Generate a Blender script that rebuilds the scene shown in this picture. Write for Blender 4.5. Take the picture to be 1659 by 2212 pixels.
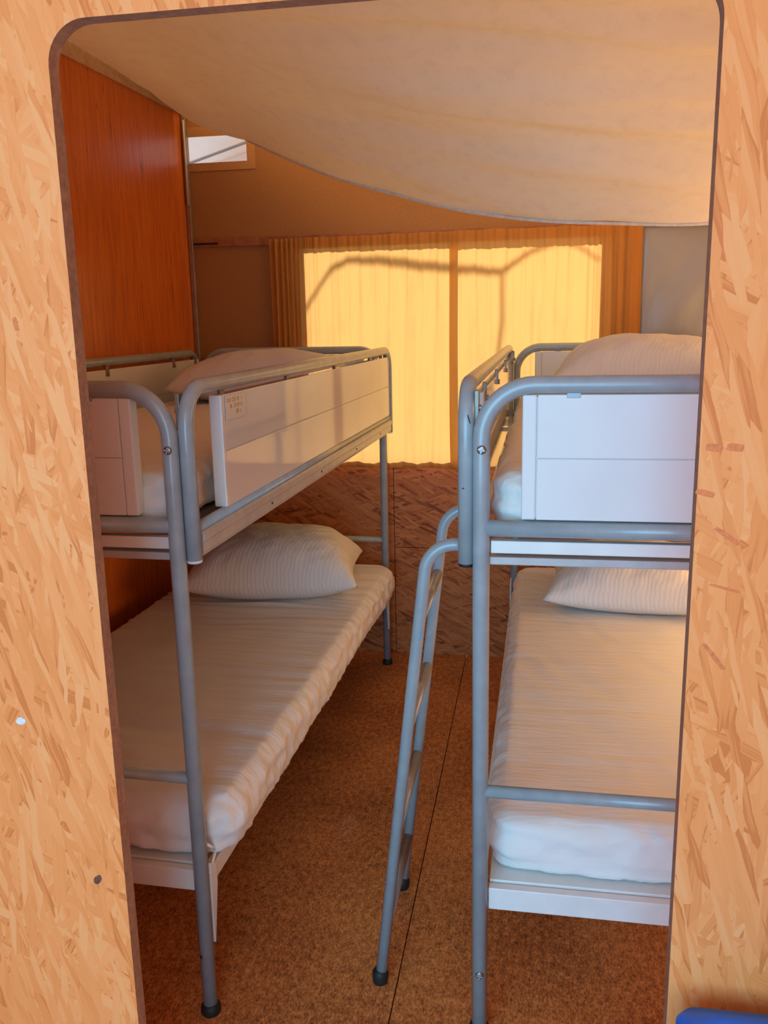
import bpy, bmesh, math, random
from mathutils import Vector, Matrix, noise
random.seed(7)
for o in list(bpy.data.objects): bpy.data.objects.remove(o)
sc = bpy.context.scene
COL = sc.collection
R = math.radians

# ---------------------------------------------------------------- camera
cam_d = bpy.data.cameras.new('camera'); cam = bpy.data.objects.new('camera', cam_d); COL.objects.link(cam)
YAW, PITCH, ROLL = R(9.9933), R(12.3634), R(-1.1708)
fwd = Vector((-math.sin(YAW)*math.cos(PITCH), math.cos(YAW)*math.cos(PITCH), -math.sin(PITCH)))
rt = Vector((math.cos(YAW), math.sin(YAW), 0)); up = rt.cross(fwd)
r2 = rt*math.cos(ROLL)+up*math.sin(ROLL); u2 = -rt*math.sin(ROLL)+up*math.cos(ROLL)
m = Matrix((r2, u2, -fwd)).transposed().to_4x4(); m.translation = (0, 0, 1.465)
cam.matrix_world = m
cam_d.sensor_fit = 'HORIZONTAL'; cam_d.sensor_width = 36; cam_d.lens = 1889.32/1659*36
cam_d.clip_start = .02
sc.camera = cam

# ---------------------------------------------------------------- light
w = bpy.data.worlds.new('world'); sc.world = w; w.use_nodes = True
bg = w.node_tree.nodes['Background']; bg.inputs[0].default_value = (.80, .90, 1, 1); bg.inputs[1].default_value = 1.0
def aim(o, frm, to):
    o.location = frm; o.rotation_euler = (Vector(to)-Vector(frm)).to_track_quat('-Z', 'Y').to_euler()
sl = bpy.data.lights.new('sun', 'SUN'); sl.energy = 9.0; sl.angle = R(2.4); sl.color = (1, .93, .80)
so = bpy.data.objects.new('sun', sl); COL.objects.link(so); aim(so, (0, 8, 6), (0.25, 8-5.2, 6-3.2))
def area(name, e, c, size, frm, to):
    l = bpy.data.lights.new(name, 'AREA'); l.energy = e; l.color = c; l.shape = 'RECTANGLE'; l.size = size[0]; l.size_y = size[1]
    o = bpy.data.objects.new(name, l); COL.objects.link(o); aim(o, frm, to); return o
area('front_daylight', 68, (.13, .60, 1), (2.0, 1.8), (-.62, -1.5, 1.3), (.1, 1.8, 1.0))
area('partition_warm_fill', 6.5, (1, .62, .36), (1.6, 1.0), (-.1, -.5, 2.45), (0, 1.15, .9))  # added warm fill on the partition, not a fitting of the front room
area('right_warm_fill', 19, (1, .60, .27), (1.7, 1.3), (1.12, 2.5, 1.0), (-.6, 2.4, .75))  # added warm fill out of view; the right wall has no window
sc.view_settings.view_transform = 'Standard'; sc.view_settings.look = 'None'
sc.view_settings.gamma = 1; sc.view_settings.exposure = 0.35

# ---------------------------------------------------------------- node helpers
class NT:
    def __init__(s, name):
        s.m = bpy.data.materials.new(name); s.m.use_nodes = True; s.t = s.m.node_tree
        s.b = s.t.nodes['Principled BSDF']; s.out = s.t.nodes['Material Output']
    def n(s, ty, **k):
        nd = s.t.nodes.new(ty)
        for a, b in k.items():
            if a.startswith('i_'): nd.inputs[int(a[2:])].default_value = b
            else: setattr(nd, a, b)
        return nd
    def l(s, a, b): s.t.links.new(a, b)
    def math(s, op, a, b=None, c=None):
        nd = s.n('ShaderNodeMath', operation=op)
        for i, v in enumerate((a, b, c)):
            if v is None: continue
            if isinstance(v, (int, float)): nd.inputs[i].default_value = v
            else: s.l(v, nd.inputs[i])
        return nd.outputs[0]
    def coord(s): return s.n('ShaderNodeTexCoord').outputs['Object']
    def mapping(s, v, rot=(0, 0, 0), sca=(1, 1, 1), loc=(0, 0, 0)):
        nd = s.n('ShaderNodeMapping'); s.l(v, nd.inputs[0])
        nd.inputs[1].default_value = loc; nd.inputs[2].default_value = rot; nd.inputs[3].default_value = sca
        return nd.outputs[0]
    def noise(s, v, scale, detail=3, rough=.5):
        nd = s.n('ShaderNodeTexNoise'); s.l(v, nd.inputs['Vector']); nd.inputs['Scale'].default_value = scale
        nd.inputs['Detail'].default_value = detail; nd.inputs['Roughness'].default_value = rough
        return nd.outputs[0]
    def ramp(s, f, stops):
        nd = s.n('ShaderNodeValToRGB'); s.l(f, nd.inputs[0]); e = nd.color_ramp.elements
        while len(e) < len(stops): e.new(.5)
        for x, (p, c) in zip(e, stops): x.position = p; x.color = (*c, 1)
        return nd.outputs[0]
    def mix(s, f, a, b, mode='MIX'):
        nd = s.n('ShaderNodeMix', data_type='RGBA', blend_type=mode)
        for i, v in ((0, f), (6, a), (7, b)):
            if hasattr(v, 'links'): s.l(v, nd.inputs[i])
            elif isinstance(v, (int, float)): nd.inputs[i].default_value = v
            else: nd.inputs[i].default_value = (*v, 1)
        return nd.outputs[2]
    def bump(s, h, strength, dist=.002):
        nd = s.n('ShaderNodeBump'); s.l(h, nd.inputs['Height']); nd.inputs['Strength'].default_value = strength
        nd.inputs['Distance'].default_value = dist; s.l(nd.outputs[0], s.b.inputs['Normal'])
    def set(s, col=None, rough=.5, metal=0, spec=.5):
        if col is not None:
            if hasattr(col, 'links'): s.l(col, s.b.inputs['Base Color'])
            else: s.b.inputs['Base Color'].default_value = (*col, 1)
        s.b.inputs['Roughness'].default_value = rough; s.b.inputs['Metallic'].default_value = metal
        s.b.inputs['Specular IOR Level'].default_value = spec
        return s

def osb(name, stops, angles, slen=.10, swid=.016, rough=.6, bias=0.0):
    t = NT(name); co = t.coord()
    sx = t.n('ShaderNodeSeparateXYZ'); t.l(co, sx.inputs[0])
    cb = t.n('ShaderNodeCombineXYZ'); t.l(sx.outputs[0], cb.inputs[0]); t.l(sx.outputs[2], cb.inputs[1])
    base = cb.outputs[0]
    wn = t.n('ShaderNodeTexNoise'); t.l(base, wn.inputs['Vector']); wn.inputs['Scale'].default_value = 9; wn.inputs['Detail'].default_value = 3
    wv = t.n('ShaderNodeVectorMath', operation='MULTIPLY_ADD'); t.l(wn.outputs[1], wv.inputs[0]); wv.inputs[1].default_value = (.014, .014, 0); t.l(base, wv.inputs[2])
    warped = wv.outputs[0]
    val = None; edge = None
    for k, a in enumerate(angles):
        # the strand runs along local y after the rotation
        rr = t.n('ShaderNodeVectorRotate', rotation_type='Z_AXIS'); t.l(warped, rr.inputs['Vector']); rr.inputs['Angle'].default_value = R(a)
        s_ = 1.0 if k == 0 else random.uniform(.8, 1.5)
        mp = t.mapping(rr.outputs[0], sca=(1/(swid*s_), 1/(slen*s_), 1), loc=(k*7.3, k*3.1, 0))
        v = t.n('ShaderNodeTexVoronoi', voronoi_dimensions='2D'); t.l(mp, v.inputs['Vector']); v.inputs['Scale'].default_value = 1; v.inputs['Randomness'].default_value = 1
        sp = t.n('ShaderNodeSeparateColor'); t.l(v.outputs['Color'], sp.inputs[0])
        g = t.noise(t.mapping(rr.outputs[0], sca=(260, 9, 1), loc=(k*2.2, 0, 0)), 1, 2)
        lay = t.math('ADD', sp.outputs[0], t.math('MULTIPLY', t.math('SUBTRACT', g, .5), .55))
        dd = v.outputs['Distance']
        lay = t.math('SUBTRACT', lay, t.math('MULTIPLY', t.math('MAXIMUM', t.math('SUBTRACT', dd, .5), 0), .5))
        if val is None: val = lay
        else:
            mask = t.math('GREATER_THAN', t.math('SUBTRACT', sp.outputs[1], t.math('MULTIPLY', dd, .25)), .42)
            nd = t.n('ShaderNodeMix', data_type='FLOAT'); t.l(mask, nd.inputs[0]); t.l(val, nd.inputs[2]); t.l(lay, nd.inputs[3]); val = nd.outputs[0]
    big = t.noise(base, 2.2, 2)
    val2 = t.math('ADD', val, t.math('MULTIPLY', t.math('SUBTRACT', big, .5), .5))
    if bias: val2 = t.math('ADD', val2, bias)
    t.set(t.ramp(val2, stops), rough, spec=.3); t.bump(val, .25, .0012)
    return t.m

OSB_STOPS = [(0, (.74, .195, .045)), (.09, (.87, .262, .068)), (.35, (.93, .295, .083)), (.7, (.96, .325, .10)), (1, (.97, .37, .13))]
M = {}
M['osb'] = osb('osb_front', OSB_STOPS, [5, -35, 50, -8, 28, -62, 3, -16], .105, .012)
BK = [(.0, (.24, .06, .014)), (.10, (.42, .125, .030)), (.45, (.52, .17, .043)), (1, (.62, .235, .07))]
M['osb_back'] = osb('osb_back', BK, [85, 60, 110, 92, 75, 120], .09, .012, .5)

t = NT('osb_cut_edge'); c = t.coord(); n_ = t.noise(c, 90, 4, .7); n2 = t.noise(c, 9, 2)
t.set(t.mix(.5, t.ramp(n_, [(.3, (.16, .075, .045)), (.7, (.52, .29, .19))]), t.ramp(n2, [(.3, (.26, .13, .085)), (.7, (.42, .22, .14))])), .85); t.bump(n_, .5, .002); M['edge'] = t.m

t = NT('plywood'); c = t.coord()
g = t.noise(t.mapping(c, sca=(40, 40, 3)), 1.6, 4, .65); h = t.noise(t.mapping(c, sca=(170, 170, 9)), 1, 2); b_ = t.noise(t.mapping(c, sca=(1, 1, .4)), 3, 2)
k = t.noise(t.mapping(c, sca=(60, 60, 9), loc=(3, 8, 1)), 1, 2)
f = t.math('ADD', t.math('MULTIPLY', g, .6), t.math('MULTIPLY', h, .25)); f = t.math('ADD', f, t.math('MULTIPLY', b_, .2))
col = t.ramp(f, [(.30, (.36, .070, .010)), (.52, (.62, .15, .018)), (.72, (.76, .23, .03))])
col = t.mix(t.math('MULTIPLY', t.math('GREATER_THAN', k, .71), .6), col, (.16, .022, .006))
t.set(col, .33, spec=.45); t.bump(g, .08, .001); M['ply'] = t.m

t = NT('floor_board'); c = t.coord()
g = t.noise(t.mapping(c, sca=(1, .45, 1)), 230, 3, .7); h = t.noise(t.mapping(c, sca=(1, .5, 1)), 70, 4, .7); b_ = t.noise(c, 3, 3)
f = t.math('ADD', t.math('MULTIPLY', g, .55), t.math('MULTIPLY', h, .45)); f = t.math('ADD', f, t.math('MULTIPLY', t.math('SUBTRACT', b_, .5), .22))
t.set(t.ramp(f, [(.34, (.12, .03, .008)), (.47, (.46, .145, .038)), (.60, (.82, .31, .085)), (.75, (.80, .40, .17))]), .48, spec=.35); t.bump(g, .2, .0008); M['floor'] = t.m

def plain(name, col, rough=.5, metal=0, spec=.5, nscale=None, amt=.08, bumpd=0):
    t = NT(name)
    if nscale:
        n_ = t.noise(t.coord(), nscale, 4); d = tuple(x*(1-amt*2) for x in col); e = tuple(min(1, x*(1+amt)) for x in col)
        t.set(t.ramp(n_, [(.3, d), (.7, e)]), rough, metal, spec)
        if bumpd: t.bump(n_, .4, bumpd)
    else: t.set(col, rough, metal, spec)
    return t.m
M['metal'] = plain('grey_powder_coat', (.33, .38, .40), .24, 0, .6, 30, .05)
M['beam'] = plain('grey_beam', (.46, .46, .46), .3, 0, .6, 30, .05)
M['white'] = plain('white_plastic', (.74, .74, .72), .06, 0, .5, 8, .015)
M['satin'] = plain('white_satin', (.74, .75, .74), .4, 0, .25, 8, .015)
M['rail'] = plain('white_rail', (.78, .78, .75), .35, 0, .5, 20, .03)
M['board'] = plain('platform_board', (.25, .22, .2), .8, nscale=30)
M['black'] = plain('black_rubber', (.012, .011, .010), .6, nscale=60)
M['screw'] = plain('screw_steel', (.30, .28, .26), .35, .9, nscale=90)
M['bright'] = plain('screw_cross', (.5, .48, .44), .5, .5, nscale=90)
t = NT('white_sheet'); c = t.coord(); n1 = t.noise(t.mapping(c, rot=(0, 0, .15), sca=(.35, 2.4, 1)), 9, 4, .55); n2 = t.noise(c, 300, 2)
t.set((.80, .78, .75), .9, spec=.15); t.bump(t.math('ADD', n1, t.math('MULTIPLY', n2, .02)), .62, .012); M['sheet'] = t.m
t = NT('pillow_cotton'); c = t.coord(); wv = t.n('ShaderNodeTexWave', wave_type='BANDS', bands_direction='X'); t.l(t.mapping(c, rot=(0, 0, .35)), wv.inputs['Vector']); wv.inputs['Scale'].default_value = 22; wv.inputs['Distortion'].default_value = 5; wv.inputs['Detail'].default_value = 2
n_ = t.noise(c, 200, 2)
t.set((.76, .75, .73), .85, spec=.15); t.bump(t.math('ADD', wv.outputs[1], t.math('MULTIPLY', n_, .3)), .32, .0013); M['pillow'] = t.m
M['blue'] = plain('blue_plastic', (.005, .17, .95), .3, 0, .5, 12, .05)
M['bluepaint'] = plain('turquoise_paint', (.02, .45, .62), .5, nscale=50)
M['yellow'] = plain('sticker_print', (.55, .32, .05), .5, nscale=80)
M['sticker'] = plain('clear_sticker', (.74, .72, .68), .15, nscale=30, amt=.02)
M['bracket'] = plain('bracket_brown', (.28, .22, .17), .35, .3, nscale=50)
M['alu'] = plain('aluminium_strip', (.62, .60, .58), .35, .2, nscale=30)
M['band'] = plain('wood_curtain_rail', (.36, .13, .045), .6, nscale=40, amt=.15)
M['cream'] = plain('cream_strip', (.62, .42, .27), .6, nscale=40, amt=.1)
M['outwhite'] = plain('outside_white', (.9, .9, .9), .4, nscale=5, amt=.03)
M['bark'] = plain('bark', (.12, .08, .05), .9, nscale=40, amt=.3)
M['grass'] = plain('ground', (.12, .16, .05), .95, nscale=20, amt=.3)

def cloth(name, col, tcol, mixf, rough=.9, wscale=420, fold_shade=0):
    t = NT(name); t.t.nodes.remove(t.b); c = t.coord()
    n_ = t.noise(c, wscale, 2); n2 = t.noise(t.mapping(c, sca=(1, 1, .25)), 24, 3, .6)
    df = t.n('ShaderNodeBsdfDiffuse'); tr = t.n('ShaderNodeBsdfTranslucent'); mx = t.n('ShaderNodeMixShader', i_0=mixf)
    v = t.math('ADD', t.math('MULTIPLY', n_, .25), t.math('MULTIPLY', n2, .3)); v = t.math('ADD', v, .72)
    if fold_shade: v = t.math('ADD', v, t.math('MULTIPLY', t.math('SUBTRACT', t.noise(t.mapping(c, sca=(1, 1, .05)), 34, 3, .6), .5), fold_shade))  # vertical streaks put soft fold shading into the cloth colour
    t.l(t.mix(1.0, col, t.ramp(v, [(0, (0, 0, 0)), (1, (1, 1, 1))]), 'MULTIPLY'), df.inputs[0])
    t.l(t.mix(1.0, tcol, t.ramp(v, [(0, (0, 0, 0)), (1, (1, 1, 1))]), 'MULTIPLY'), tr.inputs[0])
    bp = t.n('ShaderNodeBump'); t.l(n_, bp.inputs['Height']); bp.inputs['Strength'].default_value = .2; bp.inputs['Distance'].default_value = .0006
    t.l(bp.outputs[0], df.inputs['Normal'])
    t.l(df.outputs[0], mx.inputs[1]); t.l(tr.outputs[0], mx.inputs[2]); t.l(mx.outputs[0], t.out.inputs[0])
    return t.m
M['curtain'] = cloth('curtain_fabric', (.95, .42, .10), (.56, .33, .108), .58, fold_shade=.35)
M['canopy'] = cloth('canopy_fabric', (.84, .75, .62), (.90, .78, .62), .11)
M['roof'] = cloth('roof_canvas', (.7, .6, .5), (.98, .80, .58), .70)
M['canvas'] = plain('tan_canvas', (.40, .19, .065), .85, 0, .2, 350, .08, .0005)
M['canvas2'] = plain('tan_canvas_patch', (.48, .25, .10), .85, 0, .2, 350, .06, .0005)
t = NT('grey_vinyl'); c = t.coord(); n_ = t.noise(t.mapping(c, rot=(0, .45, 0), sca=(5, 5, 1.2)), 2, 3)
t.set((.30, .29, .29), .36, spec=.5); t.bump(n_, .5, .01); M['vinyl'] = t.m
t = NT('clear_vinyl'); t.t.nodes.remove(t.b); tr = t.n('ShaderNodeBsdfTransparent'); tr.inputs[0].default_value = (.96, .97, 1, 1); gl = t.n('ShaderNodeBsdfGlossy'); gl.inputs['Roughness'].default_value = .15
mx = t.n('ShaderNodeMixShader', i_0=.06); t.l(tr.outputs[0], mx.inputs[1]); t.l(gl.outputs[0], mx.inputs[2]); t.l(mx.outputs[0], t.out.inputs[0]); M['clear'] = t.m

# ---------------------------------------------------------------- mesh helpers
def link(name, bm, mat, parent=None, smooth=True, mats=None, loc=None):
    bmesh.ops.recalc_face_normals(bm, faces=bm.faces[:]) if bm.faces else None
    me = bpy.data.meshes.new(name); bm.to_mesh(me); bm.free()
    for x in (mats or [mat]): me.materials.append(x)
    if smooth:
        for p in me.polygons: p.use_smooth = True
    o = bpy.data.objects.new(name, me); COL.objects.link(o)
    if parent: o.parent = parent
    if loc: o.location = loc
    return o
def struct(o): o['kind'] = 'structure'; return o
def tag(o, label, cat, group=None):
    o['label'] = label; o['category'] = cat
    if group: o['group'] = group
    return o
def empty(name, loc, rz, label, cat, group=None):
    o = bpy.data.objects.new(name, None); COL.objects.link(o); o.location = loc; o.rotation_euler = (0, 0, rz); o.empty_display_size = .1
    return tag(o, label, cat, group)
def box(bm, a, b, bev=0):
    a, b = Vector(a), Vector(b); c = (a+b)/2; s = b-a
    r = bmesh.ops.create_cube(bm, size=1, matrix=Matrix.Translation(c) @ Matrix.Diagonal((abs(s.x), abs(s.y), abs(s.z), 1)))
    if bev:
        es = set()
        for v in r['verts']: es.update(v.link_edges)
        bmesh.ops.bevel(bm, geom=list(es), offset=bev, segments=2, affect='EDGES', profile=.5)
def B(name, a, b, mat, parent=None, bev=0, **k):
    bm = bmesh.new(); box(bm, a, b, bev); return link(name, bm, mat, parent, smooth=False, **k)
def fillet(pts, rad, n=10):
    pts = [Vector(p) for p in pts]; out = [pts[0]]
    for i in range(1, len(pts)-1):
        p = pts[i]; r_ = rad[i] if isinstance(rad, (list, tuple)) else rad
        a = (pts[i-1]-p).normalized(); b = (pts[i+1]-p).normalized(); ang = a.angle(b)
        if r_ <= 0 or ang > 3.1: out.append(p); continue
        d = r_/math.tan(ang/2); c = p+(a+b).normalized()*(r_/math.sin(ang/2)); s = p+a*d; e = p+b*d
        va, vb = s-c, e-c; th = va.angle(vb)
        for k in range(n+1):
            f = k/n; out.append(c+(va*math.sin((1-f)*th)+vb*math.sin(f*th))/math.sin(th))
    out.append(pts[-1]); return out
def tube(bm, pts, r, seg=20, caps=True):
    pts = [Vector(p) for p in pts]; rings = []; prev = None
    for i, p in enumerate(pts):
        tn = (pts[min(i+1, len(pts)-1)]-pts[max(i-1, 0)]).normalized()
        if prev is None:
            nrm = tn.orthogonal().normalized()
        else:
            nrm = (prev-tn*prev.dot(tn)).normalized()
        prev = nrm; bi = tn.cross(nrm); rr = r[i] if isinstance(r, (list, tuple)) else r
        rings.append([bm.verts.new(p+(nrm*math.cos(2*math.pi*k/seg)+bi*math.sin(2*math.pi*k/seg))*rr) for k in range(seg)])
    for a, b in zip(rings, rings[1:]):
        for k in range(seg): bm.faces.new((a[k], a[(k+1) % seg], b[(k+1) % seg], b[k]))
    if caps: bm.faces.new(rings[0][::-1]); bm.faces.new(rings[-1])
def T(name, pts, r, mat, parent=None, seg=20, **k):
    bm = bmesh.new(); tube(bm, pts, r, seg); return link(name, bm, mat, parent, **k)
def prism(bm, poly, axis, a, b):
    """extrude a polygon given in the two other axes between a and b"""
    def V(p, d):
        q = list(p); q.insert(axis, d); return bm.verts.new(q)
    A = [V(p, a) for p in poly]; Bv = [V(p, b) for p in poly]; n = len(poly)
    bm.faces.new(A[::-1]); bm.faces.new(Bv)
    for i in range(n): bm.faces.new((A[i], A[(i+1) % n], Bv[(i+1) % n], Bv[i]))
def fbm(x, y, z=0): return noise.fractal(Vector((x, y, z)), 1.0, 2.0, 3)
def sstep(a, b, x):
    t_ = max(0, min(1, (x-a)/(b-a))); return t_*t_*(3-2*t_)

# ---------------------------------------------------------------- setting
YP, TP = 1.15, .026          # partition plane and thickness
YB = 3.67
# partition with the rounded doorway
JL, JR, ZH, RC = -.6355, .2045, 1.852, .055
bm = bmesh.new()
outer = [(-1.7, 0), (-1.7, 2.62), (1.7, 2.62), (1.7, 0)]
hole = [(JR, 0)]+[(JR-RC+RC*math.cos(a), ZH-RC+RC*math.sin(a)) for a in [R(x) for x in range(0, 91, 9)]]+[(JL+RC+RC*math.cos(a), ZH-RC+RC*math.sin(a)) for a in [R(x) for x in range(90, 181, 9)]]+[(JL, 0)]
poly = outer+hole
V0 = [bm.verts.new((x, YP, z)) for x, z in poly]; V1 = [bm.verts.new((x, YP+TP, z)) for x, z in poly]
es0 = [bm.edges.new((V0[i], V0[(i+1) % len(poly)])) for i in range(len(poly))]
es1 = [bm.edges.new((V1[i], V1[(i+1) % len(poly)])) for i in range(len(poly))]
bmesh.ops.triangle_fill(bm, edges=es0, use_beauty=True); bmesh.ops.triangle_fill(bm, edges=es1, use_beauty=True)
for i in range(len(poly)):
    j = (i+1) % len(poly); fc = bm.faces.new((V0[i], V0[j], V1[j], V1[i]))
    if i >= 4: fc.material_index = 1
wp = struct(link('wall_front', bm, None, smooth=False, mats=[M['osb'], M['edge']]))
# small marks on the partition: putty spot, dark knot
def blob(name, x, z, rx, rz, mat, parent, y=YP, rot=0, d=.0012):
    bm = bmesh.new(); n = 14; vs = []
    for k in range(n):
        a = 2*math.pi*k/n; q = 1+.25*noise.noise(Vector((x*50+math.cos(a), z*50+math.sin(a), 0)))
        u, v = rx*q*math.cos(a), rz*q*math.sin(a); vs.append((x+u*math.cos(rot)-v*math.sin(rot), z+u*math.sin(rot)+v*math.cos(rot)))
    prism(bm, vs, 1, y-d, y+.0004); return link(name, bm, mat, parent, smooth=False)
M['strand'] = plain('dark_strand', (.82, .20, .05), .6, nscale=200, amt=.12)
M['knot'] = plain('wood_knot', (.17, .06, .035), .7, nscale=200, amt=.3)
M['putty'] = plain('white_putty', (.78, .72, .70), .7, nscale=200, amt=.1)
blob('wood_knot', -.6823, .5952, .0058, .0092, M['knot'], wp, rot=-.5)
blob('putty_spot', -.7856, .8645, .0085, .006, M['putty'], wp)
for x, z, a, b_, r_ in ((.2225, 1.2995, .0105, .005, -.12), (.2475, 1.3, .0105, .005, -.1), (.2145, 1.241, .012, .004, -.25), (.245, 1.185, .019, .0035, -.6), (.238, 1.02, .023, .003, -.9), (-.777, 1.166, .004, .003, 0), (-.722, 1.47, .0035, .010, .2), (.246, 1.115, .02, .0018, -.25)):
    bm = bmesh.new(); c_, s_ = math.cos(r_), math.sin(r_)
    prism(bm, [(x+u*a*c_-v*b_*s_, z+u*a*s_+v*b_*c_) for u, v in ((-1, -.8), (.1, -1), (.9, -.9), (1, .2), (.92, .9), (-.3, 1), (-.95, .7))], 1, YP-.0005, YP+.0003)
    link('dark_strand', bm, M['strand'], wp, smooth=False)

# left wall plywood (slightly out of square with the rest), trim on its top edge
LWX0, LWX1 = -1.575, -1.458
def lw(y): return LWX0+(LWX1-LWX0)*(y-YP)/(YB-YP)
bm = bmesh.new()
def quadbox(bm, x_off0, x_off1, y0, y1, z0, z1):
    for_v = [bm.verts.new((lw(y)+x, y, z)) for y in (y0, y1) for x in (x_off0, x_off1) for z in (z0, z1)]
    a = for_v
    for f in ((0, 1, 3, 2), (4, 6, 7, 5), (0, 4, 5, 1), (2, 3, 7, 6), (0, 2, 6, 4), (1, 5, 7, 3)): bm.faces.new([a[i] for i in f])
quadbox(bm, -.02, 0, YP+TP, YB, 0, 2.62)
struct(link('wall_left', bm, M['ply'], smooth=False))
bm = bmesh.new(); quadbox(bm, .0005, .010, YP+TP, YB-.004, 2.305, 2.322); quadbox(bm, .0005, .006, YP+TP, YB-.004, 2.322, 2.385)
tr = struct(link('trim_1', bm, M['cream'], smooth=False))
# aluminium corner post at the back left
bm = bmesh.new(); box(bm, (-1.4575, YB-.022, .86), (-1.437, YB-.001, 2.36), .003)
struct(link('trim_2', bm, plain('corner_post', (.34, .23, .16), .3, .3, nscale=20, amt=.1), smooth=False))
bm = bmesh.new(); tube(bm, [(-1.4435, YB-.026, 1.95), (-1.4435, YB-.026, 2.28)], .0045, 10)
struct(link('trim_3', bm, M['alu']))
# side walls of the front room and the right wall
struct(B('wall_right', (1.20, YP+TP, 0), (1.22, YB, 2.62), M['ply']))
struct(B('wall_left_front', (-1.72, -2.2, 0), (-1.70, YP, 2.62), M['osb']))
struct(B('wall_right_front', (1.70, -2.2, 0), (1.72, YP, 2.62), M['osb']))
struct(B('ceiling_front', (-1.72, -2.2, 2.62), (1.72, YP+.05, 2.64), M['cream']))
struct(B('ceiling', (-1.72, YP+.05, 2.625), (1.72, YB+.25, 2.628), M['roof']))

# floor in two boards with the long joint
bm = bmesh.new()
box(bm, (-1.72, -2.2, -.03), (-.2895, YB+.02, 0)); box(bm, (-.2865, -2.2, -.03), (1.72, YB+.02, 0)); box(bm, (-1.72, -2.2, -.05), (1.72, YB+.02, -.031))
struct(link('floor', bm, M['floor'], smooth=False))

# back wall : lower OSB boards with joints
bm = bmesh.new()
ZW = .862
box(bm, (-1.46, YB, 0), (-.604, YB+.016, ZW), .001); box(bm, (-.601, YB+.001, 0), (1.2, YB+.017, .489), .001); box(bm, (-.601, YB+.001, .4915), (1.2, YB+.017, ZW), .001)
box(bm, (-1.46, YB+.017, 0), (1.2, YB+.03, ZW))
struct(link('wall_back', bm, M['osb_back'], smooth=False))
# canvas with the openings
def cutwall(name, x0, x1, z0, z1, holes, y0, y1, mat):
    xs = sorted({x0, x1, *[h[0] for h in holes], *[h[1] for h in holes]}); zs = sorted({z0, z1, *[h[2] for h in holes], *[h[3] for h in holes]})
    def solid(i, j):
        if not (0 <= i < len(xs)-1 and 0 <= j < len(zs)-1): return False
        cx, cz = (xs[i]+xs[i+1])/2, (zs[j]+zs[j+1])/2
        return not any(h[0] < cx < h[1] and h[2] < cz < h[3] for h in holes)
    bm = bmesh.new(); cache = {}
    def v(x, y, z):
        k = (x, y, z)
        if k not in cache: cache[k] = bm.verts.new(k)
        return cache[k]
    for i in range(len(xs)-1):
        for j in range(len(zs)-1):
            if not solid(i, j): continue
            a, b, c_, d = xs[i], xs[i+1], zs[j], zs[j+1]
            for y in (y0, y1): bm.faces.new([v(a, y, c_), v(b, y, c_), v(b, y, d), v(a, y, d)])
            if not solid(i-1, j): bm.faces.new([v(a, y0, c_), v(a, y1, c_), v(a, y1, d), v(a, y0, d)])
            if not solid(i+1, j): bm.faces.new([v(b, y0, c_), v(b, y1, c_), v(b, y1, d), v(b, y0, d)])
            if not solid(i, j-1): bm.faces.new([v(a, y0, c_), v(b, y0, c_), v(b, y1, c_), v(a, y1, c_)])
            if not solid(i, j+1): bm.faces.new([v(a, y0, d), v(b, y0, d), v(b, y1, d), v(a, y1, d)])
    return link(name, bm, mat, smooth=False)
WX0, WX1, WZ0, WZ1 = -.955, .238, .893, 1.765
SX0, SX1, SZ0, SZ1 = -1.438, -1.187, 2.116, 2.219
struct(cutwall('wall_back_upper', -1.46, .395, ZW, 2.62, [(WX0, WX1, WZ0, WZ1), (SX0, SX1, SZ0, SZ1)], YB, YB+.004, M['canvas']))
bm = bmesh.new(); N = 30
vs = [[bm.verts.new((.389+.811*i/N, YB-.004+.012*fbm(i/N*4-j/N*3, i/N+j/N*2), ZW+.96*j/N)) for i in range(N+1)] for j in range(N+1)]
for j in range(N):
    for i in range(N): bm.faces.new((vs[j][i], vs[j][i+1], vs[j+1][i+1], vs[j+1][i]))
o = struct(link('wall_back_right', bm, M['vinyl'])); o.modifiers.new('s', 'SOLIDIFY').thickness = .002
struct(B('wall_back_gable', (.395, YB+.012, 1.82), (1.2, YB+.016, 2.62), M['canvas']))
struct(B('trim_4', (.398, YB-.022, 1.797), (1.2, YB-.012, 1.806), M['board'], bev=.002))
# window reinforcement strips and clear pane
w1 = cutwall('window_1', SX0-.0, SX1+.035, SZ0-.032, SZ1+.036, [(SX0, SX1, SZ0, SZ1)], YB-.003, YB-.0005, M['canvas2']); struct(w1)
B('window_pane', (SX0, YB+.001, SZ0), (SX1, YB+.0025, SZ1), M['clear'], w1)
w2 = cutwall('window_2', WX0-.03, WX1+.03, WZ0-.008, WZ1+.025, [(WX0, WX1, WZ0, WZ1)], YB-.003, YB-.0005, M['canvas2']); struct(w2)
B('window_pane', (WX0, YB+.001, WZ0), (WX1, YB+.0025, WZ1), M['clear'], w2)
# curtain band / rail running over the whole width
rail = B('curtain_rail', (-1.436, YB-.011, 1.780), (.395, YB-.002, 1.816), M['band'], bev=.002)
tag(rail, 'brown flat rail across the back canvas wall above the orange curtains', 'curtain rail')
bm = bmesh.new(); box(bm, (-1.436, YB-.014, 1.790), (-1.33, YB-.0105, 1.798))
link('rail_bracket', bm, M['black'], rail, smooth=False)

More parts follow.
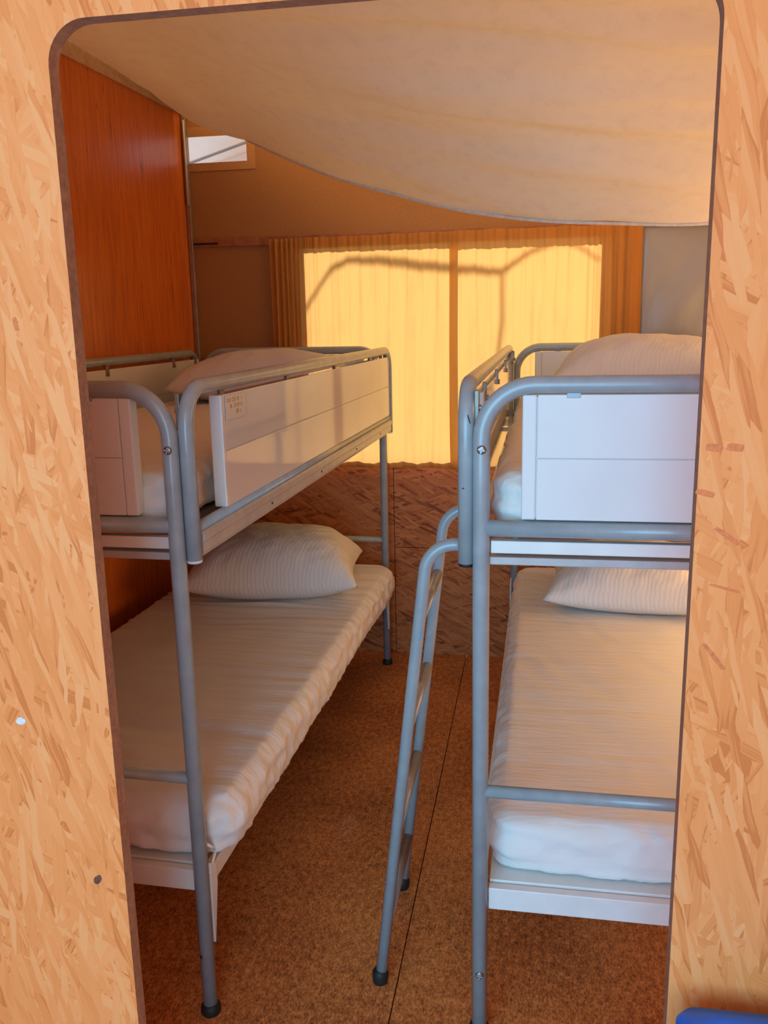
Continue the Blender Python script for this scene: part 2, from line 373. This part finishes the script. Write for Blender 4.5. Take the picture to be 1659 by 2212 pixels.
# outside : ground, white framed neighbour, bent branch
g_ = struct(B('ground', (-8, YB+.3, -.4), (8, 12, -.35), M['grass']))
nb = empty('white_shutter', (-1.35, 4.05, 2.0), 0, 'white framed panel outside seen through the small clear window', 'shutter')
B('panel', (-.55, .0, -.1), (.24, .02, .75), M['outwhite'], nb)
for z0 in (.185, .222):
    bm = bmesh.new(); prism(bm, [(-.40, z0-.085), (.175, z0+.075), (.175, z0+.098), (-.40, z0-.062)], 1, -.035, -.002)
    link('slanted_bar', bm, M['outwhite'], nb, smooth=False)
B('upright_bar', (.158, -.03, .05), (.182, -.001, .32), M['outwhite'], nb, bev=.003); B('upright_bar', (.188, -.025, .05), (.215, -.001, .29), M['outwhite'], nb, bev=.003)
for x in (-.5, .20): B('post', (x-.025, .02, -2.4), (x+.025, .06, .75), M['outwhite'], nb)
# bent branch : its shadow falls on the curtain, sun travels (0.25,-5.2,-3.2)
def sunback(x, z, y=4.15): k = (y-3.6)/5.2; return (x-.25*k, y, z+3.2*k)
bm = bmesh.new()
P1 = [(-1.0, 1.42), (-.95, 1.50), (-.884, 1.594), (-.833, 1.657), (-.765, 1.686), (-.66, 1.682), (-.556, 1.671), (-.46, 1.655), (-.37, 1.647), (-.25, 1.64), (-.141, 1.628), (-.10, 1.66), (-.05, 1.69), (-.007, 1.712), (.04, 1.727), (.081, 1.732), (.13, 1.728), (.169, 1.706), (.24, 1.66)]
rr = [.008]*3+[.011, .013, .016, .018, .018, .017, .016, .014, .010, .009, .008, .008, .008, .007, .006, .005]
tube(bm, [sunback(x, z) for x, z in P1], rr, 10)
tube(bm, [sunback(*q) for q in ((-.141, 1.628), (-.142, 1.55), (-.14, 1.44), (-.155, 1.30), (-.15, 1.0), (-.15, .3), (-.15, -.7))], .008, 10)
br = link('tree_branch', bm, M['bark']); tag(br, 'bent branch outside the window, its shadow curving across the curtains', 'branch')

# ---------------------------------------------------------------- curtains
def curtain(name, x0, x1, yc, ztop0, ztop1, zbot, edgeL, edgeR, seed, label):
    def surf(u, v, off=0):
        x = x0+(x1-x0)*u; dense = edgeL*sstep(.26, .0, u)+edgeR*sstep(.70, 1.0, u)
        amp = (.006+.010*dense)*(.55+.45*v); ph = seed+x*(58+0*dense)+1.8*noise.noise(Vector((x*5, v*.6, seed)))+dense*x*34
        y = yc+amp*.72*math.sin(ph)+.0018*math.sin(ph*2.7+v*1.5)+.005*noise.noise(Vector((x*9, v*1.3, seed+3)))*(.3+v)+.002*math.sin(x*260+seed)*(1-v)**3
        xx = x+.006*math.sin(ph*.5+v*2)*v+.008*noise.noise(Vector((u*3, v*2, seed)))*v
        zt = ztop0+(ztop1-ztop0)*u; zz = zt+(zbot-zt)*v
        zz += .004*noise.noise(Vector((x*14, v*.5, seed)))*(1 if v in (0, 1) else 0)
        return (xx, y+off, zz)
    NX = int((x1-x0)*330); NV = 40; bm = bmesh.new()
    vs = [[bm.verts.new(surf(i/NX, j/NV)) for i in range(NX+1)] for j in range(NV+1)]
    for j in range(NV):
        for i in range(NX): bm.faces.new((vs[j][i], vs[j][i+1], vs[j+1][i+1], vs[j+1][i]))
    c_ = link(name, bm, M['curtain']); tag(c_, label, 'curtain')
    for nm, v0, v1 in (('header', .0, .046), ('hem', .984, .9999)):
        bm = bmesh.new(); vs = [[bm.verts.new(surf(i/NX, v0+(v1-v0)*j/3+.0*j, .003)) for i in range(NX+1)] for j in range(4)]
        for j in range(3):
            for i in range(NX): bm.faces.new((vs[j][i], vs[j][i+1], vs[j+1][i+1], vs[j+1][i]))
        link(nm, bm, M['curtain'], c_)
    if edgeL:   # folded-back side hem, a second layer of cloth
        ranges = [(0, .055)]
    else: ranges = []
    if edgeR: ranges.append((.945, 1))
    for a, b_ in ranges:
        n = max(6, int((b_-a)*NX)); bm = bmesh.new()
        vs = [[bm.verts.new(surf(a+(b_-a)*i/n, j/NV, .004)) for i in range(n+1)] for j in range(NV+1)]
        for j in range(NV):
            for i in range(n): bm.faces.new((vs[j][i], vs[j][i+1], vs[j+1][i+1], vs[j+1][i]))
        link('side_hem', bm, M['curtain'], c_)
    return c_
curtain('curtain', -1.10, -.318, 3.634, 1.800, 1.806, .850, 1, 0, 1.3, 'orange curtain on the left half of the back window, darker folds at its left edge')
curtain('curtain', -.352, .392, 3.622, 1.806, 1.808, .846, 0, 1, 4.1, 'orange curtain on the right half of the back window, overlapping its neighbour at the middle')

# ---------------------------------------------------------------- sagging canopy
far = [(-1.452, 3.60, 2.335), (-1.142, 3.52, 2.17), (-.806, 3.42, 2.012), (-.512, 3.34, 1.911), (-.27, 3.28, 1.841), (-.024, 3.22, 1.794), (.208, 3.18, 1.771), (.554, 3.15, 1.755), (.9, 3.16, 1.80), (1.19, 3.2, 1.90)]
def crv(pts, s):
    s *= len(pts)-1; i = min(int(s), len(pts)-2); f = s-i
    p = [Vector(pts[max(0, min(len(pts)-1, i+k))]) for k in (-1, 0, 1, 2)]
    return .5*((2*p[1])+(-p[0]+p[2])*f+(2*p[0]-5*p[1]+4*p[2]-p[3])*f*f+(-p[0]+3*p[1]-3*p[2]+p[3])*f**3)
NS, NTT = 110, 70; bm = bmesh.new(); g2 = []
for j in range(NTT+1):
    t_ = j/NTT; row = []
    for i in range(NS+1):
        s = i/NS; e = crv(far, s); nx = lw(1.2)+.01+(1.15-lw(1.2))*s
        near = Vector((nx, 1.19, 2.395-.05*math.sin(math.pi*s)-.03*s))
        lin = near.lerp(e, t_)
        z = near.z+(e.z-near.z)*t_**1.7-.02*math.sin(math.pi*t_)*math.sin(math.pi*min(1, s))**.8
        wr = .040*fbm(s*1.3+t_*.9, t_*9-s*1.6, 3)+.022*(1-2*abs(noise.noise(Vector((s*1.8, t_*16-s*4, 9)))))
        wr *= math.sin(math.pi*min(1, s*1.0))**.6*math.sin(math.pi*min(t_, .97))**.4
        x = lin.x if s > 0 else lw(lin.y)+.012
        if s < .12: x = x*(s/.12)+(lw(lin.y)+.012)*(1-s/.12)+ (0 if s > 0 else 0)
        row.append(bm.verts.new((x, lin.y, z+wr)))
    g2.append(row)
for j in range(NTT):
    for i in range(NS): bm.faces.new((g2[j][i], g2[j][i+1], g2[j+1][i+1], g2[j+1][i]))
cn = link('canopy', bm, M['canopy']); tag(cn, 'sagging off-white fabric canopy hanging under the roof above both bunk beds', 'canopy')
edge = [Vector(v) for v in [crv(far, i/60) for i in range(61)]]
edge[0].x = lw(3.6)+.02
T('piping', edge, .0055, plain('piping', (.72, .68, .64), .6, nscale=60), cn, 8)

# ---------------------------------------------------------------- bunk beds
H, ZR, ZL, W, L = 1.3492, 1.0886, .5574, .7647, 2.0
G = .0285; RT = .0158
def tri_mark(bm, pts, axis, a, b): prism(bm, pts, axis, a, b)
def panel(name, length, z0, z1, parent, mtx, stile=.026, mid=None, mat='white'):
    """white plastic guard panel in local XZ plane (x along), thickness .028"""
    bm = bmesh.new(); zm = mid or (z0+z1)/2; g = .0012; t_ = .014
    def add(a, b, bev=.0015):
        n0 = len(bm.verts); box(bm, a, b, bev)
    add((0, -t_, z0), (stile, t_, z1), .003); add((length-stile, -t_, z0), (length, t_, z1), .003)
    add((stile+g, -t_+.0008, z0), (length-stile-g, t_-.0008, zm-g/2)); add((stile+g, -t_+.0008, zm+g/2), (length-stile-g, t_-.0008, z1))
    add((.004, -t_+.004, z0+.004), (length-.004, t_-.004, z1-.004), 0)
    bm.transform(mtx); return link(name, bm, M[mat], parent, smooth=False)
def screw(parent, p, r=.0085):
    bm = bmesh.new(); x, y, z = p
    rings = [(0, r), (.0018, r*.92), (.0032, r*.6), (.0036, 0.0001)]
    tube(bm, [(x, y-a, z) for a, _ in rings], [b for _, b in rings], 18)
    s = link('screw', bm, M['screw'], parent)
    bm = bmesh.new(); a = .25
    for an in (a, a+math.pi/2):
        q = Matrix.Translation((x, y-.0036, z)) @ Matrix.Rotation(an, 4, 'Y')
        bmesh.ops.create_cube(bm, size=1, matrix=q @ Matrix.Diagonal((r*1.5, .0012, r*.28, 1)))
    link('cross_recess', bm, M['bright'], s, smooth=False)
def bed(base, rot, sg, label):
    root = empty('bunk_bed', (base[0], base[1], 0), R(rot), label, 'bunk bed', 'two steel bunk beds')
    X = lambda u: sg*u
    # end frames (inverted U from foot to foot) and cross tubes
    for y, ys in ((0, 1), (L, -1)):
        pts = fillet([(X(0), y, .018), (X(0), y, H), (X(W), y, H), (X(W), y, .018)], [0, .095, .095, 0])
        T('end_frame', pts, RT, M['metal'], root)
        for z, r_ in ((ZR, .0155), (ZL, .0125)):
            T('cross_tube', [(X(RT*.6), y, z), (X(W-RT*.6), y, z)], r_, M['metal'], root)
        for u in (0, W):
            bm = bmesh.new(); tube(bm, [(X(u), y, 0), (X(u), y, .004), (X(u), y, .016), (X(u), y, .024)], [.0205, .022, .021, .0165], 20)
            link('foot_cap', bm, M['black'], root)
        # end guard panel inside the U
        mt = Matrix.Translation((X(.072) if sg > 0 else X(W-.072), y+ys*.008, 0))
        pn = panel('guard_panel', W-.144, 1.107, 1.333-.001, root, mt, .0255, 1.219, 'satin')
        bm = bmesh.new()
        bm.free()
        for u in (.16, W/2, W-.16): B('panel_clip', (X(u)-.012, y-.006, 1.326), (X(u)+.012, y+.006, 1.338), M['metal'], pn, bev=.001)
        # platform end rails
        for z0, z1, pmat in ((1.040, 1.064, 'rail'), (.292, .340, 'rail')):
            B('platform_rail', (X(.017), y+ys*.004, z0), (X(W-.017), y+ys*.024, z1), M[pmat], root, bev=.002)
        B('support_angle', (X(.014), y-.006+ys*.010, 1.018), (X(W-.014), y+ys*.034+.002, 1.033), M['beam'], root, bev=.002)
        if y == 0:
            screw(root, (X(0)+.001, -RT+.001, 1.2355)); (screw(root, (X(0)+.001, -RT+.001, .149)) if sg > 0 else None)
    # side guards
    for u, og in ((0, -1), (W, 1)):
        ux = X(u+og*G)
        pts = fillet([(ux, .012, 1.018), (ux, .012, H-.002), (ux, L-.012, H-.002), (ux, L-.012, 1.018)], [0, .075, .075, 0])
        gr = T('side_guard', pts, .0152, M['metal'], root)
        bm = bmesh.new()
        bm.free()
        for y in (.012, L-.012): T('end_cap', [(ux, y, 1.013), (ux, y, 1.0185)], [.0145, .0155], M['white'] if sg < 0 else M['black'], gr, 16)
        T('guard_tube', [(ux, .02, 1.078), (ux, L-.02, 1.078)], .011, M['metal'], gr)
        # ridged side beam
        iu = X(u+og*G); d = X(1)*og
        bm = bmesh.new()
        prof = [(0, 1.022), (.010, 1.022), (.012, 1.030), (.012, 1.048), (.016, 1.052), (.016, 1.066), (.010, 1.070), (-.010, 1.070), (-.012, 1.022)]
        prism(bm, [(iu+d*a, z) for a, z in prof], 1, .03, L-.03)
        sb = link('side_beam', bm, M['beam'], root, smooth=False)
        bm = bmesh.new()
        bm.free()
        for y in (.45, .9, 1.35, 1.75): T('rivet', [(iu+d*.011, y, 1.040), (iu+d*.0132, y, 1.040)], .0035, M['black'], sb, 10)
        # panel, inboard edge near the guard tube
        mt = Matrix.Translation((X(u+og*(G-.006)), .175, 0)) @ Matrix.Rotation(math.pi/2, 4, 'Z')
        zl_, zh_ = 1.088, 1.322
        pn = panel('guard_panel', L-.175-.032, zl_, zh_, root, mt, .012, 1.205)
        bm = bmesh.new()
        bm.free()
        for y in (.03, .24, .70, 1.20, 1.72, 1.93):
            bm = bmesh.new(); xx = X(u+og*(G-.018)); box(bm, (xx-.004, y-.011, 1.300 if y > .1 else 1.27), (xx+.004, y+.011, 1.338), .001)
            tube(bm, [(xx-X(1)*(-og)*0-.008, y, 1.306), (xx+.008, y, 1.306)], .006, 10)
            link('panel_bracket', bm, M['bracket'], pn, smooth=False)
        # lower beam with gussets
        B('lower_beam', (X(u)-.010, .012, .292), (X(u)+.010, L-.012, .332), M['rail'], root, bev=.002)
        ox = X(u+og*.012)
        for y, q in ((0, 1), (L, -1)):
            bm = bmesh.new()
            prism(bm, [(y+q*.013, .355), (y+q*.045, .335), (y+q*.045, .29), (y+q*.017, .165), (y+q*.013, .165)], 0, ox-.0035, ox+.0035)
            link('gusset_plate', bm, M['rail'], root, smooth=False)
            bm = bmesh.new(); tube(bm, [(ox, y+q*.012, .40), (ox, y+q*.055, .36)], .0035, 8); tube(bm, [(ox, y+q*.055, .36), (ox, y+q*.012, .33)], .0035, 8)
            link('hook', bm, M['rail'], root)
    # platforms
    for z in (1.066, .334):
        B('platform', (X(.018), .028, z), (X(W-.018), L-.028, z+.010), M['board' if z > 1 else 'rail'], root, bev=.001)
    return root
LB, LR_ = (-.6766, 1.5392), -1.592; RB, RR_ = (-.0958, 1.5696), -.4498
bl = bed(LB, LR_, -1, 'grey steel bunk bed against the orange plywood wall, without a ladder')
brt = bed(RB, RR_, 1, 'grey steel bunk bed on the right, the ladder hooked to its side')
# sticker on the left bed guard panel
st = B('warning_sticker', (-(-G)+.0085, .195, 1.268), (-(-G)+.0092, .315, 1.318), M['sticker'], bl)
bm = bmesh.new(); rnd = random.Random(3)
for zc, n, s0 in ((1.308, 13, .205), (1.295, 12, .212), (1.282, 6, .240)):
    y = s0
    for k in range(n):
        wdt = rnd.choice([.004, .005, .006])
        if rnd.random() < .86:
            xx = G+.0091
            box(bm, (xx, y, zc-.0045), (xx+.0005, y+.0012, zc+.0045))
            if rnd.random() < .7: box(bm, (xx, y, zc+.003), (xx+.0005, y+wdt*.8, zc+.0045))
            if rnd.random() < .7: box(bm, (xx, y, zc-.0006), (xx+.0005, y+wdt*.8, zc+.0008))
            if rnd.random() < .5: box(bm, (xx, y, zc-.0045), (xx+.0005, y+wdt*.8, zc-.003))
            if rnd.random() < .5: box(bm, (xx, y+wdt*.7, zc-.0045), (xx+.0005, y+wdt*.9, zc+.0045))
        y += wdt+.0022
link('sticker_text', bm, M['yellow'], st, smooth=False)
# chips and scratches on the posts
def chip(parent, x, z, rx, rz, y): blob('paint_chip', x, z, rx, rz, M['black'], parent, y=y, d=.0008)
chip(bl, -.0065, .146, .0035, .0045, -RT+.0016); 
blob('paint_chip', -G+.006, 1.288, .001, .009, M['black'], brt, y=-.0015-.001, rot=.3, d=.0008)
blob('paint_chip', -G-.003, 1.163, .004, .0012, M['black'], brt, y=-.0022, rot=.2, d=.0008)

# ---------------------------------------------------------------- ladder
ld = empty('ladder', (-.32, 1.85, 0), 0, 'grey tubular steel ladder leaning against the right bunk bed', 'ladder')
def leg_pts(y): return [(-.324, y, .02), (-.219, y, .93), (-.196, y, 1.022), (-.128, y, 1.022)]
lx, ly = -.32, 1.85
def toL(p): return (p[0]-lx, p[1]-ly, p[2])
for y0, y1 in ((1.68, 1.685), (2.02, 2.02)):
    pts = [toL(p) for p in fillet([(-.324, y0, .02), (-.219, y1, .935), (-.186, y1, 1.022), (-.130, y1, 1.022)], [0, .05, .035, 0])]
    pts = [toL(p) for p in fillet([(-.324, y0, .02), (-.2095, y1, 1.026), (-.1305, y1, 1.026)], [0, .062, 0], 14)]
    sr = T('side_rail', pts, .0128, M['metal'], ld)
    bm = bmesh.new(); b_ = toL((-.3265, y0, 0)); tube(bm, [b_, (b_[0], b_[1], .006), (b_[0]+.001, b_[1], .024), (b_[0]+.002, b_[1], .034)], [.016, .0175, .0185, .0135], 18)
    link('foot_cap', bm, M['black'], sr)
M['rung'] = plain('rung_grey', (.34, .32, .30), .22, 0, .6, 30, .05)
for z in (.868, .630, .392, .155):
    f = (z-.02)/(1.026-.02); x = -.324+f*(.324-.2095)
    T('rung', [toL((x, 1.69, z)), toL((x, 2.014, z))], .0125, M['rung'], ld)
blob('paint_spot', -.2275-lx, .8365, .0035, .0045, M['bluepaint'], ld, y=1.685-.0125-ly+.0006, d=.0015)

# ---------------------------------------------------------------- mattresses
def mattress(root, sg, u0, u1, v0, v1, z0, z1, rc, re, wr, label, seed, drape=0):
    """rounded slab in the frame of a bed, own top-level object"""
    Wd, Ln = u1-u0, v1-v0
    def outline(ins, n=14, sx=56, sy=190):
        r_ = max(rc-ins, .004); hx, hy = Wd/2-ins, Ln/2-ins; pts = []
        hx = max(hx, .006); r_ = min(r_, hx)
        cs = [(hx-r_, hy-r_, 0), (-hx+r_, hy-r_, 90), (-hx+r_, -hy+r_, 180), (hx-r_, -hy+r_, 270)]
        for q in range(4):
            cx, cy, a0 = cs[q]
            for k in range(n+1): a = R(a0+90*k/n); pts.append((cx+r_*math.cos(a), cy+r_*math.sin(a)))
            nx = cs[(q+1) % 4]; a1 = R(nx[2]); p0 = pts[-1]; p1 = (nx[0]+r_*math.cos(a1), nx[1]+r_*math.sin(a1)); m_ = sx if q in (0, 2) else sy
            for k in range(1, m_): pts.append((p0[0]+(p1[0]-p0[0])*k/m_, p0[1]+(p1[1]-p0[1])*k/m_))
        return pts
    prof = [(.035, z0), (.012, z0), (.002, z0+.006)]
    for k in range(1, 8): prof.append((0, z0+.006+(z1-re-z0-.006)*k/8))
    for k in range(0, 9): a = math.pi/2*k/8; prof.append((re*(1-math.cos(a)), z1-re+re*math.sin(a)))
    ins = re
    while ins < Wd/2-.012: ins += .010; prof.append((ins, z1))
    bm = bmesh.new(); rings = []
    for ins, z in prof:
        ring = []
        for x, y in outline(ins):
            side = 1 if ins < re else 0; hh = (z-z0)/(z1-z0)
            dx = dy = dz = 0
            wv_ = wr(x, y, seed)
            if z > z0+.01: dz += wv_*(1 if ins >= re*.6 else .4)
            if ins < re:
                nlen = max(1e-6, math.hypot(x/Wd, y/Ln)); b2 = .006*fbm(x*3+y*3, hh*4, seed)+.008*fbm((x+y)*22, hh*3+x*3, seed+4)+.008*math.sin(math.pi*hh)
                ex = 1 if abs(x) > Wd/2-rc else 0; ey = 1 if abs(y) > Ln/2-rc else 0
                dx += math.copysign(b2, x)*ex; dy += math.copysign(b2, y)*ey
            if z <= z0+.007 and ins < .02: dz += .020*max(0, fbm(x*4+1, y*4, seed+7))+.004*noise.noise(Vector((x*30, y*30, seed)))+.002
            ring.append(bm.verts.new((x+dx, y+dy, z+dz)))
        rings.append(ring)
    n = len(rings[0])
    for a, b in zip(rings, rings[1:]):
        for k in range(n): bm.faces.new((a[k], a[(k+1) % n], b[(k+1) % n], b[k]))
    bm.faces.new(rings[0][::-1])
    last = rings[-1]; S = 2*14+56        # close the middle strip with quads between mirrored points
    for j in range(n//2):
        a, b = (S//2-j) % n, (S//2-j-1) % n; f = []
        for q in (a, b, (S-b) % n, (S-a) % n):
            if last[q] not in f: f.append(last[q])
        if len(f) > 2: bm.faces.new(f)
    base, rot = (LB, LR_) if sg < 0 else (RB, RR_)
    a = R(rot); cu, cv = sg*(u0+u1)/2, (v0+v1)/2
    o = link('mattress', bm, M['sheet'])
    o.location = (base[0]+cu*math.cos(a)-cv*math.sin(a), base[1]+cu*math.sin(a)+cv*math.cos(a), 0); o.rotation_euler = (0, 0, a)
    return tag(o, label, 'mattress', 'white sheeted mattresses')
def wr_cross(x, y, s):   # ripples running across the bed
    e = sstep(-1.0, -.5, y)*.6+.4
    a = .5+.5*fbm(x*1.2, y*2, s+11)
    return .0105*(1-abs(noise.noise(Vector((x*1.6+y*1.0, y*17+1.4*noise.noise(Vector((x*3, y*3, s))), s))))*2)*max(.15, a)*(1.1-sstep(.4, .95, y)*.8)+.004*fbm(x*2, y*2, s)
def wr_diag(x, y, s):
    q = x*.8+y*.55; p = y*.8-x*.55
    return .0035*(1-abs(noise.noise(Vector((q*14, p*4, s))))*2)*max(.1, .5+.8*fbm(x*1.5, y*1.5, s+5))+.003*fbm(x*2, y*2, s)
def wr_soft(x, y, s): return .003*fbm(x*3, y*3, s)
mattress(bl, -1, -.050, .745, .040, 1.945, .346, .468, .085, .034, wr_cross, 'white mattress on the lower left bunk, rippled across', 1)
mattress(brt, 1, .016, .745, .052, 1.945, .346, .468, .07, .034, wr_diag, 'white mattress on the lower right bunk, hem lifting at its foot', 2)
mattress(bl, -1, .024, .740, .026, 1.965, 1.078, 1.185, .06, .035, wr_soft, 'white mattress on the upper left bunk behind its guard panels', 3)
mattress(brt, 1, .024, .740, .026, 1.965, 1.078, 1.185, .06, .035, wr_soft, 'white mattress on the upper right bunk behind its guard panels', 4)

# ---------------------------------------------------------------- pillows
def pillow(x, y, z, wx, wy, h, rot, label, seed, tilt=0, corner=.12):
    N = 56; bm = bmesh.new(); top = {}; bot = {}
    for i in range(N+1):
        for j in range(N+1):
            u = -1+2*i/N; v = -1+2*j/N
            # pull the sides inward between corners
            px = u*wx/2*(1-.10*(1-abs(v)**2.2)*abs(u)**3*0-.09*(1-v*v)*abs(u)**2); py = v*wy/2*(1-.09*(1-u*u)*abs(v)**2)
            f = (max(0, 1-abs(u)**2.6)*max(0, 1-abs(v)**2.6))**.52
            e = max(abs(u), abs(v))
            wrk = .007*fbm(u*2.2+seed, v*2.2)+.005*(1-2*abs(noise.noise(Vector((u*3+v*2, (u-v)*5, seed)))))*sstep(.25, .95, e)
            tz = h*.70*f+wrk*f**.4*1.2; bz = -h*.30*min(1, f*1.25)+wrk*f*.2
            droop = -.30*h*(e**4)*0
            P = Vector((px, py, tz+h*.30)); Q = Vector((px, py, max(bz, -h*.30)+h*.30))
            top[i, j] = bm.verts.new(P)
            bot[i, j] = top[i, j] if i in (0, N) or j in (0, N) else bm.verts.new(Q)
    for i in range(N):
        for j in range(N):
            bm.faces.new((top[i, j], top[i+1, j], top[i+1, j+1], top[i, j+1]))
            q = [bot[i, j], bot[i, j+1], bot[i+1, j+1], bot[i+1, j]]
            if len(set(q)) > 2:
                try: bm.faces.new(list(dict.fromkeys(q)))
                except ValueError: pass
    o = link('pillow', bm, M['pillow']); o.location = (x, y, z); o.rotation_euler = (tilt, 0, rot)
    return tag(o, label, 'pillow', 'white pillows')
pillow(-.965, 3.10, .475, .64, .50, .235, R(9), 'plump white pillow at the head of the lower left bunk', 1)
pillow(.36, 3.11, .470, .62, .52, .20, R(-4), 'white pillow on the lower right bunk, half hidden by the upper platform', 2)
pillow(-1.00, 3.22, 1.186, .66, .50, .18, R(6), 'white pillow on the upper left bunk behind the guard', 3)
pillow(.37, 3.18, 1.186, .64, .52, .215, R(-3), 'rounded white pillow on the upper right bunk', 4)

# ---------------------------------------------------------------- blue box by the doorway
bx = empty('storage_box', (.440, .935, .0), 0, 'blue plastic box lid corner at the lower right, in front of the doorway', 'storage box')
def rrect(hx, hy, r_, n=6):
    return [(sx_*(hx-r_)+r_*math.cos(R(a0+90*k/n)), sy_*(hy-r_)+r_*math.sin(R(a0+90*k/n))) for sx_, sy_, a0 in ((1, 1, 0), (-1, 1, 90), (-1, -1, 180), (1, -1, 270)) for k in range(n+1)]
def stack(bm, rings):
    rs = [[bm.verts.new((x, y, z)) for x, y in rrect(hx, hy, r_)] for hx, hy, r_, z in rings]
    n = len(rs[0])
    for a, b in zip(rs, rs[1:]):
        for k in range(n): bm.faces.new((a[k], a[(k+1) % n], b[(k+1) % n], b[k]))
    bm.faces.new(rs[0][::-1]); bm.faces.new(rs[-1])
bm = bmesh.new(); stack(bm, [(.20, .135, .03, 0), (.205, .14, .03, .01), (.222, .158, .03, .44)]); link('body', bm, M['blue'], bx)
bm = bmesh.new(); stack(bm, [(.232, .168, .03, .442), (.236, .170, .03, .460), (.236, .170, .03, .512), (.230, .165, .026, .520), (.19, .13, .02, .520), (.185, .125, .02, .514)]); link('lid', bm, M['blue'], bx)
bm = bmesh.new(); tube(bm, fillet([(-.08, -.168, .35), (-.08, -.195, .35), (.08, -.195, .35), (.08, -.155, .35)], [0, .01, .01, 0]), .006, 10); link('handle', bm, M['black'], bx)
